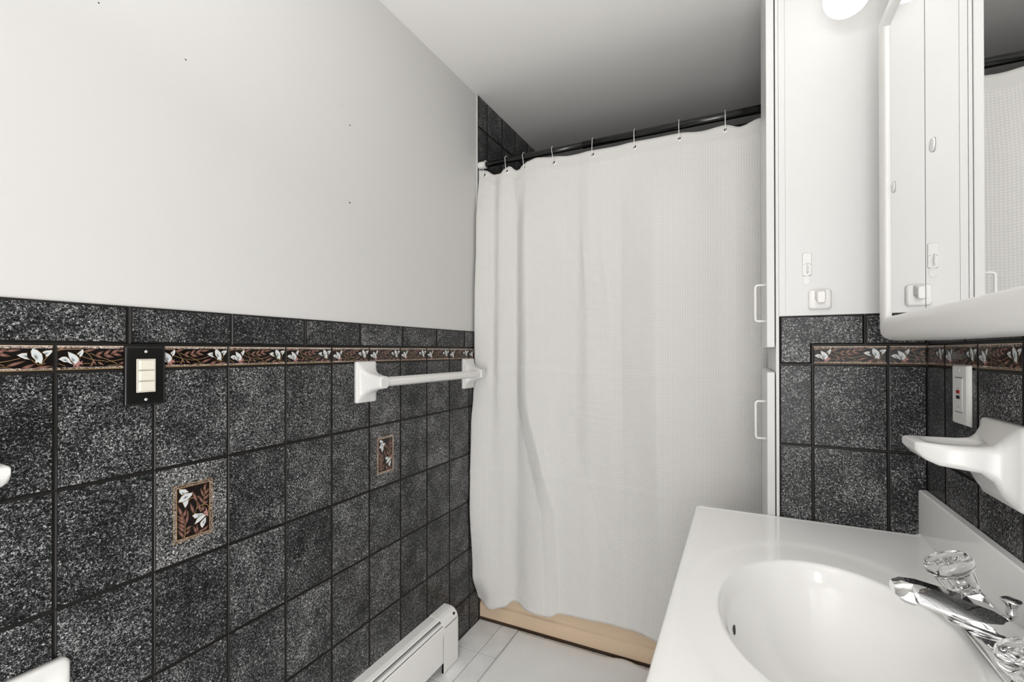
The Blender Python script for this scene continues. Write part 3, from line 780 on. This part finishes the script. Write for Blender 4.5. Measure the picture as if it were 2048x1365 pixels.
# ------------------------------------------------------------------ bath rug
rug = MB(); nxr, nyr = 60, 50; vs = []
X0, X1, RY0, RY1 = 0.2035, 0.930, 0.90, 1.4665
for j in range(nyr+1):
    for i in range(nxr+1):
        x = X0+(X1-X0)*i/nxr; y = RY0+(RY1-RY0)*j/nyr
        e = (j/nyr)**6
        y += e*(0.008*math.exp(-((x-0.66)/0.045)**2)-0.004*math.exp(-((x-0.75)/.03)**2))+0.0012*math.sin(x*40)*e
        z = 0.0105+0.0012*mnoise.noise(Vector((x*14, y*14, 0)))+0.006*math.exp(-((x-0.68)/0.05)**2)*math.exp(-((y-1.455)/.035)**2)
        q = (i/nxr)*(X1-X0)
        z += 0.0024*(math.exp(-((q-0.012)/.006)**2)+math.exp(-((q-0.055)/.003)**2)+math.exp(-((q-0.064)/.003)**2))
        if i in (0, nxr) or j in (0, nyr): z -= 0.003
        vs.append((x, y, z))
W_ = nxr+1
fs = [(j*W_+i, j*W_+i+1, (j+1)*W_+i+1, (j+1)*W_+i) for j in range(nyr) for i in range(nxr)]
me = bpy.data.meshes.new('bath_rug'); me.from_pydata(vs, [], fs); me.materials.append(M['rug'])
uvl = me.uv_layers.new(name='UVMap'); flat = []
for f in fs:
    for i in f: flat += (vs[i][0], vs[i][1])
uvl.data.foreach_set('uv', flat); me.polygons.foreach_set('use_smooth', [True]*len(fs)); me.update()
o = bpy.data.objects.new('bath_rug', me); COL.objects.link(o); md = o.modifiers.new('t', 'SOLIDIFY'); md.thickness = 0.007; md.offset = -1
tag(o, 'white woven cotton bath rug on the grey floor tiles before the tub', 'rug')

# ------------------------------------------------------------------ vanity and sink top
van = thing('vanity_cabinet', 'white vanity cabinet under the white sink top', 'cabinet', (1.23, 0.515, 0))
mb = MB(); mb.box(1.000, XR-0.001, 0.01, 1.02, 0.09, 0.655); mb.box(1.05, XR-0.001, 0.02, 1.01, 0.0, 0.09)
mb.box(1.000, 1.02, 0.01, 1.02, 0.655, 0.769); mb.box(1.02, XR-0.001, 0.01, 0.03, 0.655, 0.769); mb.box(1.02, XR-0.001, 1.0, 1.02, 0.655, 0.769)
build('carcass', mb, M['paint2'], van)
for a, b in ((0.03, 0.505), (0.525, 1.0)):
    mb = MB(); mb.box(0.984, 1.0005, a, b, 0.11, 0.75, b=0.003); d = build('door', mb, M['paint2'], van)
    yk = b-0.04 if a < 0.3 else a+0.04
    mb = MB(); mb.lathe((0.9845, yk, 0.64), (-1, 0, 0), [(.006, 0), (.005, .01), (.013, .018), (.014, .024), (.009, .029), (.0005, .030)], 16); build('knob', mb, M['ceramic'], d)

top = thing('sink_top', 'white cultured marble sink top with an oval basin and backsplash', 'sink', (1.22, 0.515, 0.80))
CX, CYB, AX, AY, ZT = 1.218, 0.5147, 0.1633, 0.227, 0.80
xs = []; x = 0.9715
X0, X1, YA, YZ = 0.9715, 1.4612, 0.0, 1.0315
nxx, nyy = 220, 400
def ctop(x, y):
    r = math.hypot((x-CX)/AX, (y-CYB)/AY)
    z = ZT
    # shallow moulded shell around the bowl
    r2_ = math.hypot((x-CX+0.004)/(AX*1.33), (y-CYB)/(AY*1.42))
    z -= 0.0022/(1+math.exp(min(60, (r2_-1)*45)))
    if r < 1.06:
        d = max(0.0, min(1.0, (1.06-r)/1.06))
        prof = 0.135*(1-(1-d)**2.6)
        k = min(1, (1.06-r)/0.12); k = k*k*(3-2*k)
        z -= prof*k
    # rolled edges
    for dd in (x-X0, y-YA, YZ-y):
        if dd < 0.010:
            t = 1-dd/0.010; z -= 0.0035*t*t
        elif dd < 0.022: z += 0.0009*math.sin(PI*(dd-0.010)/0.012)
    if x > X1-0.012:
        t = (x-(X1-0.012))/0.012; z += 0.005*t*t
    return z
vs = []
for j in range(nyy+1):
    for i in range(nxx+1):
        x = X0+(X1-X0)*i/nxx; y = YA+(YZ-YA)*j/nyy; vs.append((x, y, ctop(x, y)))
W_ = nxx+1
fs = [(j*W_+i, j*W_+i+1, (j+1)*W_+i+1, (j+1)*W_+i) for j in range(nyy) for i in range(nxx)]
mb = MB(); mb.add(vs, fs, 0, True)
# skirt
def skirt(ids):
    base = [vs[i] for i in ids]; low = [(p[0], p[1], 0.77) for p in base]; n = len(ids)
    mb.add(base+low, [(k, k+1, n+k+1, n+k) for k in range(n-1)], 0)
skirt([i for i in range(W_)]); skirt([nyy*W_+i for i in range(W_)]); skirt([j*W_ for j in range(nyy+1)]); skirt([j*W_+nxx for j in range(nyy+1)])
build('basin_slab', mb, M['marble'], top)
mb = MB(); mb.box(1.461, XR-0.0005, YA, YZ, 0.772, 0.9055, b=0.0025); build('backsplash', mb, M['marble'], top)
mb = MB(); zd = ctop(CX, CYB); mb.lathe((CX, CYB, zd-0.001), (0, 0, 1), [(.024, 0), (.024, .002), (.020, .003), (.016, .001), (.015, .004), (.002, .006)], 24); build('drain', mb, M['chrome'], top)
# overflow slot
ox, oy = 1.0735, 0.5185; oz = ctop(ox, oy)
mb = MB(); nrm = Vector((0.90, 0.0, 0.43)).normalized(); tu = Vector((0, 1, 0)); tv = nrm.cross(tu)
c0 = Vector((ox, oy, oz)); mb.add([c0+nrm*0.0012+tu*(0.0155*math.cos(a))+tv*(0.0034*math.sin(a)) for a in [2*PI*k/16 for k in range(16)]]+[c0-nrm*0.004+tu*(0.0155*math.cos(a))+tv*(0.0034*math.sin(a)) for a in [2*PI*k/16 for k in range(16)]],
    [tuple(range(16))]+[(k, (k+1) % 16, 16+(k+1) % 16, 16+k) for k in range(16)])
build('overflow_slot', mb, M['dark'], top)

# ------------------------------------------------------------------ faucet
fc = thing('faucet', 'chrome two-handle faucet with clear acrylic knobs on the sink top', 'faucet', (1.43, 0.49, 0.80))
mb = MB(); rings = []
for z, i in ((0.7979, 0), (0.8035, 0), (0.807, .003), (0.809, .008)):
    rings.append([Vector((1.424+x, 0.490+y, z)) for x, y in rrect(0.031-i, 0.118-i, 0.028-i, 6)])
mb.loft(rings); build('base_plate', mb, M['chrome'], fc)
def frame_ring(c, n, w_, h_, r=0.004):
    c = Vector(c); n = Vector(n).normalized(); v = Vector((0, 1, 0)); u = v.cross(n).normalized()
    return [c+u*a+v*b for a, b in rrect(w_, h_, r, 3)]
YSP = 0.492
# side arms that carry the knobs
A1 = Vector((1.3955, 0.578, 0.8615)); D1 = Vector((-0.43, 0.03, 0.90)).normalized()
A2 = Vector((1.4125, 0.402, 0.8235)); D2 = Vector((-0.38, -0.10, 0.92)).normalized()
for A, D, yb in ((A1, D1, 0.562), (A2, D2, 0.425)):
    mb = MB()
    mb.loft([frame_ring((1.428, yb, 0.803), (0, 0, 1), 0.027, 0.030, .004), frame_ring(Vector((1.428, yb, 0.803)).lerp(A, 0.5)+Vector((0.004, 0, 0)), (D+Vector((0, 0, 1)))/2, 0.0215, 0.025, .004),
             frame_ring(A-D*0.004, D, 0.0195, 0.0225, .004), frame_ring(A, D, 0.0175, 0.0205, .004)], 0, True, False)
    build('arm', mb, M['chrome'], fc)
    mb = MB()
    mb.lathe(A+D*0.0005, D, [(.0195, 0), (.0205, .002, .03), (.0225, .010, .045), (.0252, .026, .05), (.0262, .030, .02), (.0305, .032), (.0318, .037), (.0318, .043), (.0300, .048), (.024, .0505), (.021, .0485), (.010, .0475), (.0005, .0475)], 48, flute=12)
    build('knob', mb, M['acrylic'], fc)
    mb = MB(); mb.lathe(A, D, [(.0075, 0), (.0075, .012), (.0055, .014), (.0055, .024), (.0005, .025)], 16); build('stem', mb, M['chrome'], fc)
# centre hub: a concave body under a projecting lip
mb = MB()
def hub(y, s): return [Vector((x, y, z)) for x, z in ((1.394, .803), (1.386+s, .815), (1.377+s, .832), (1.362+s, .850-s*.3), (1.400, .848-s), (1.452, .826-s), (1.455, .803))]
mb.loft([hub(0.545, .014), hub(0.520, .002), hub(0.466, .002), hub(0.440, .014)], 0, True, False); build('hub', mb, M['chrome'], fc)
mb = MB(); rings = []
for x, z, hw, ht in ((1.3445, .8555, .012, .0010), (1.3465, .8560, .022, .0030), (1.352, .8565, .027, .0036), (1.400, .8480, .030, .0036), (1.450, .8290, .030, .0036)):
    rings.append([Vector((x, YSP+a, z+b)) for a, b in rrect(hw, ht, ht*.9, 4)])
mb.loft(rings); build('lip', mb, M['chrome'], fc)
# spout
mb = MB(); rings = []
YS = 0.492
for x, z, wt, wb, h in ((1.452, .8200, .016, .025, .022), (1.430, .8400, .017, .026, .033), (1.395, .8600, .0155, .0245, .034), (1.350, .8740, .014, .023, .029),
                        (1.315, .8815, .0135, .022, .027), (1.297, .8830, .013, .021, .023), (1.287, .8830, .010, .016, .013)):
    t = h/2
    rings.append([Vector((x, YS+a, z+b)) for a, b in ((-wt*.75, t), (wt*.75, t), (wt, t*.75), (wb, -t*.45), (wb, -t*.8), (wb*.85, -t), (-wb*.85, -t), (-wb, -t*.8), (-wb, -t*.45), (-wt, t*.75))])
mb.loft(rings, 0, True, True); o = build('spout', mb, M['chrome'], fc)
md = o.modifiers.new('e', 'EDGE_SPLIT'); md.split_angle = math.radians(38)
mb = MB(); mb.lathe((1.308, YS, 0.877), (-0.15, 0, -1), [(.0115, 0), (.0115, .010), (.0105, .013), (.008, .013), (.0075, .011)], 24); build('aerator', mb, M['chrome'], fc)
mb = MB(); mb.lathe((1.4205, 0.500, 0.80), (0, 0, 1), [(.0022, 0), (.0022, .066), (.0055, .067), (.006, .070), (.0055, .078), (.0068, .081), (.0115, .087), (.012, .0885), (.009, .090), (.0005, .089)], 20)
build('lift_rod', mb, M['chrome'], fc)

# ------------------------------------------------------------------ mirror cabinet
XM = 1.365
GY0, GY1, GZ0, GZ1 = 0.085, 0.845, 1.3035, 1.9195
mc = thing('medicine_cabinet', 'white moulded medicine cabinet with three mirror doors above the sink', 'mirror cabinet', (XR, 0.465, 1.30))
PR = [(-0.001, 1.3685), (-0.001, 1.3625), (.0010, 1.3600), (.004, 1.3585), (.015, 1.3570), (.026, 1.3585), (.034, 1.3620), (.041, 1.3690), (.0455, 1.3790), (.0475, 1.392), (.0475, 1.43), (.0475, XR-0.001)]
mb = MB(); rings = []
for o_, x in PR:
    sy = o_*1.62 if o_ > 0 else o_
    r = 0.001 if o_ <= 0.006 else 0.001+(o_-0.006)*0.38
    hy, hz = (GY1-GY0)/2+sy, (GZ1-GZ0)/2+o_
    rings.append([Vector((x, (GY0+GY1)/2+a, (GZ0+GZ1)/2+b)) for a, b in rrect(hy, hz, r, 6)])
mb.loft(rings, 0, False); build('frame', mb, M['plastic'], mc)
mb = MB(); mb.box(XM+0.004, XR-0.001, GY0-0.02, GY1+0.02, GZ0-0.02, GZ1+0.02); build('box_body', mb, M['mirror_edge'], mc)
segs = [(GY0+0.0008, 0.305), (0.3066, 0.6255), (0.6275, GY1-0.0008)]
for n_, (a, b) in enumerate(segs):
    mb = MB(); mb.box(XM+0.0002, XM+0.004, a, b, GZ0+0.0008, GZ1-0.0008, 1)
    mb.add([(XM, a+.0004, GZ0+.001), (XM, b-.0004, GZ0+.001), (XM, b-.0004, GZ1-.001), (XM, a+.0004, GZ1-.001)], [(0, 1, 2, 3)], 0)
    d = build('mirror_door', mb, [M['mirror'], M['mirror_edge']], mc, fix=False)
    yk = {2: 0.806, 1: 0.590, 0: 0.27}[n_]
    mb = MB(); mb.lathe((XM-0.0003, yk, 1.566), (-1, 0, 0), [(.0115, 0), (.0118, .0012), (.0105, .0024), (.004, .003), (.0004, .003)], 20); build('finger_pull', mb, M['plastic2'], d)

# ------------------------------------------------------------------ vanity light
vl = thing('vanity_light', 'white vanity light bar with frosted globe bulbs above the mirror', 'light', (XR, 0.63, 2.062))
mb = MB(); rings = []
for x, i in ((XR+0.004, 0), (1.435, 0), (1.430, .002), (1.427, .006)):
    rings.append([Vector((x, 0.63+a, 2.062+b)) for a, b in rrect(0.37-i, 0.055-i, 0.008, 4)])
mb.loft(rings); build('bar', mb, M['chrome'], vl)
for yb in (0.93, 0.73, 0.53, 0.33):
    mb = MB(); mb.lathe((1.4265, yb, 2.062), (-1, 0, 0), [(.024, 0), (.023, .012), (.019, .020), (.0185, .030), (.021, .031), (.021, .042), (.017, .046), (.010, .0465)], 24); s = build('socket', mb, M['ceramic'], vl)
    mb = MB(); R0 = 0.0475; prof = [(.0135, -.062), (.0135, -.052)]
    for k in range(3, 25): prof.append((max(1e-4, R0*math.sin(PI*k/24)), -R0*math.cos(PI*k/24)))
    mb.lathe((1.3095, yb, 2.062), (-1, 0, 0), prof, 32); build('globe_bulb', mb, M['globe'], vl)

# ------------------------------------------------------------------ fill lamp added on the ceiling behind the camera
cl = thing('ceiling_fill_lamp', 'round opal fill lamp added on the ceiling behind the camera', 'lamp', (0.72, -0.45, HC))
mb = MB(); mb.lathe((0.72, -0.45, HC-0.0005), (0, 0, -1), [(.17, 0), (.17, .02), (.16, .024)], 32); build('ring', mb, M['plastic'], cl)
mb = MB(); mb.lathe((0.72, -0.45, HC-0.022), (0, 0, -1), [(.155, 0), (.15, .03), (.12, .06), (.06, .078), (.001, .082)], 32); build('opal_shade', mb, M['fill_glass'], cl)

# ------------------------------------------------------------------ outlet on the right wall
ol = thing('outlet', 'white wall plate outlet with red and black buttons, above the soap dish', 'outlet', (XR, 0.8335, 1.1465))
oy, oz = 0.8335, 1.1465
mb = MB(); rings = []
for x, i in ((XR-0.0003, 0), (XR-0.0015, 0), (XR-0.006, .0075), (XR-0.0066, .009)):
    rings.append([Vector((x, oy+a, oz+b)) for a, b in rrect(0.0400-i, 0.0590-i*.35, 0.002, 4)])
mb.loft(rings); build('wall_plate', mb, M['plastic'], ol)
mb = MB(); mb.box(XR-0.0076, XR-0.0066, oy-.0165, oy+.0165, oz-.0335, oz+.0335, b=.0004); d = build('insert', mb, M['plastic'], ol)
for z0, z1, hw in ((.0335, .0342, .0165), (-.0342, -.0335, .0165), (.0121, .0143, .0008), (-.0249, -.0223, .0008)):
    mb = MB(); mb.box(XR-0.0079, XR-0.0062, oy-hw, oy+hw, oz+z0, oz+z1); build('slot', mb, M['dark'], ol)
for col, zz in (('red', .0058), ('blackpl', -.0048)):
    mb = MB(); mb.box(XR-0.0096, XR-0.0074, oy-.0062, oy+.0062, oz+zz-.0034, oz+zz+.0034, b=.0006)
    o = build('button', mb, M[col], ol); o['label'] = 'red test button' if col == 'red' else 'black reset button'
for zz in (.0485, -.0485):
    mb = MB(); mb.lathe((XR-0.0064, oy, oz+zz), (-1, 0, 0), [(.0028, 0), (.0028, .0006), (.001, .001)], 10); build('screw', mb, M['plastic2'], ol)

# ------------------------------------------------------------------ ceramic dishes
def dish(name, label, yc, zc, wallx, sgn, cat='soap dish'):
    """sgn -1: on the right wall, reaching towards -X; +1: on the left wall"""
    t = thing(name, label, cat, (wallx, yc, zc))
    mb = MB(); rings = []
    # depth, centre y shift, half width, z top, z bottom, corner
    S = [(0.0003, 0, .0725, .0655, -.0655, .010), (.011, 0, .0725, .0655, -.0655, .010), (.0145, 0, .0705, .0635, -.0635, .012), (.0165, 0, .0660, .058, -.060, .016),
         (.020, .002, .0620, .052, -.056, .018), (.027, .003, .0575, .040, -.046, .018), (.036, .004, .0550, .0310, -.026, .014), (.052, .004, .0540, .0285, -.013, .010),
         (.080, .005, .0520, .0280, -.010, .009), (.100, .008, .0490, .0278, -.008, .009), (.114, .012, .0440, .0278, -.002, .008), (.123, .016, .0390, .0272, .007, .006), (.1275, .018, .0350, .0250, .013, .004)]
    for d, cyy, hw, zt_, zb_, r in S:
        hh = (zt_-zb_)/2; zc_ = (zt_+zb_)/2
        rings.append([Vector((wallx+sgn*d, yc+cyy+a, zc+zc_+b)) for a, b in rrect(hw, hh, r, 7)])
    mb.loft(rings)
    o = build('dish_body', mb, M['ceramic'], t)
    # hollow for soap: boolean cut
    cb = MB(); prof = [(max(1e-4, math.sin(PI*k/16)), -math.cos(PI*k/16)) for k in range(17)]
    cb.lathe((0, 0, 0), (0, 0, 1), prof, 32)
    cme = bpy.data.meshes.new('cut'); cc = Vector((wallx+sgn*0.072, yc+0.006, zc+0.0295)); off = world_loc(t)
    cme.from_pydata([Vector((p.x*0.040, p.y*0.036, p.z*0.012))+cc-off for p in cb.v], [], cb.f); cme.update()
    b2 = bmesh.new(); b2.from_mesh(cme); bmesh.ops.remove_doubles(b2, verts=b2.verts, dist=1e-7); bmesh.ops.recalc_face_normals(b2, faces=b2.faces)
    for f in b2.faces: f.smooth = True
    b2.to_mesh(cme); b2.free()
    co = bpy.data.objects.new('cut', cme); COL.objects.link(co); co.location = off
    md = o.modifiers.new('b', 'BOOLEAN'); md.operation = 'DIFFERENCE'; md.object = co; md.solver = 'EXACT'
    bpy.context.view_layer.update()
    dg = bpy.context.evaluated_depsgraph_get(); nm = bpy.data.meshes.new_from_object(o.evaluated_get(dg))
    o.modifiers.clear(); o.data = nm; bpy.data.objects.remove(co)
    return t
dish('soap_dish', 'white ceramic soap dish on the right wall below the outlet', 0.6525, 1.0515, XR, -1)
dish('soap_dish', 'white ceramic dish tip at the left edge, on the tiled left wall', -0.147, 1.0405, 0.0, 1)

ph = thing('paper_holder', 'white ceramic paper holder plate low at the left corner', 'toilet paper holder', (0, -0.062, 0.62))
mb = MB(); rings = []
for x, i, r in ((0.0004, 0, .012), (.012, 0, .012), (.015, .0025, .013), (.0155, .006, .014), (.0145, .018, .018), (.008, .026, .020), (.0065, .03, .02)):
    rings.append([Vector((x, -0.062+a, 0.615+b)) for a, b in rrect(0.079-i, 0.079-i, r, 6)])
mb.loft(rings); build('plate', mb, M['ceramic'], ph)
for k in (-1, 1):
    mb = MB(); mb.lathe((0.006, -0.062+k*0.036, 0.615), (1, 0, 0), [(.014, 0), (.012, .02), (.012, .045), (.008, .05), (.001, .051)], 20); build('post', mb, M['ceramic'], ph)
mb = MB(); mb.tube([(0.044, -0.098, 0.615), (0.044, -0.026, 0.615)], 0.008, 14); build('roller', mb, M['plastic'], ph)

# ------------------------------------------------------------------ adhesive hooks on the painted far wall
hk = thing('wire_hook', 'small clear plastic adhesive hook with a wire loop on the white wall', 'hook', (1.2394, YF, 1.457))
YW = YF+0.0004
mb = MB(); rings = []
for y, i in ((YW, 0), (YW-0.0022, .0006), (YW-0.003, .002)):
    ring = []
    for a, b in rrect(0.0110-i, 0.0300-i, 0.004, 5):
        wv = 1.0-0.12*(b/0.03) if b > 0 else 1.0
        ring.append(Vector((1.2394+a*(0.92+0.1*math.cos(b/0.03*1.4)), y, 1.4568+b)))
    rings.append(ring)
mb.loft(rings); build('pad', mb, M['plastic2'], hk)
mb = MB()
rings = []
for y, i in ((YW, 0), (YW-0.0006, .0003)):
    rings.append([Vector((1.2390+a, y, 1.4185+b)) for a, b in rrect(0.0075-i, 0.0130-i, 0.0072, 6)])
mb.loft(rings); build('adhesive_tab', mb, M['plastic2'], hk)
mb = MB(); mb.tube([(1.2318, YW-.003, 1.4555), (1.236, YW-.0045, 1.460), (1.2395, YW-.005, 1.461), (1.243, YW-.0045, 1.460), (1.2475, YW-.003, 1.4555)], 0.0007, 8)
mb.tube([(1.2385, YW-.005, 1.461), (1.2385, YW-.005, 1.437), (1.2395, YW-.009, 1.4325), (1.2402, YW-.015, 1.4335), (1.2408, YW-.018, 1.438), (1.2405, YW-.017, 1.449)], 0.0008, 8)
mb.tube([(1.2320, YW-.0032, 1.4285), (1.2394, YW-.0036, 1.4268), (1.2468, YW-.0032, 1.4285)], 0.0007, 6)
o = build('wire_loop', mb, M['steel'], hk)

h2 = thing('wall_hook', 'large white plastic adhesive hook on the white wall just above the tiles', 'hook', (1.2668, YF, 1.3655))
mb = MB(); rings = []
for y, i in ((YW, 0), (YW-0.005, .0004), (YW-0.0085, .003), (YW-0.0095, .007)):
    ring = []
    for a, b in rrect(0.0265-i, 0.0262-i, 0.007, 6):
        ring.append(Vector((1.2668+a*(0.90+0.10*math.cos(b/0.0262*1.45)), y, 1.3650+b*(0.95+0.05*math.cos(a/0.0265*1.4)))))
    rings.append(ring)
mb.loft(rings); build('pad', mb, M['plastic'], h2)
mb = MB(); rings = []
for y, zc_, hh, hw in ((YW-.008, 1.3760, .0125, .0120), (YW-.016, 1.3755, .0115, .0105), (YW-.022, 1.3725, .0120, .0098), (YW-.026, 1.3695, .0145, .0092), (YW-.0295, 1.3685, .0150, .0085), (YW-.0315, 1.3685, .0130, .0070)):
    rings.append([Vector((1.2668+a, y, zc_+b)) for a, b in rrect(hw, hh, .004, 5)])
mb.loft(rings); build('peg', mb, M['plastic'], h2)
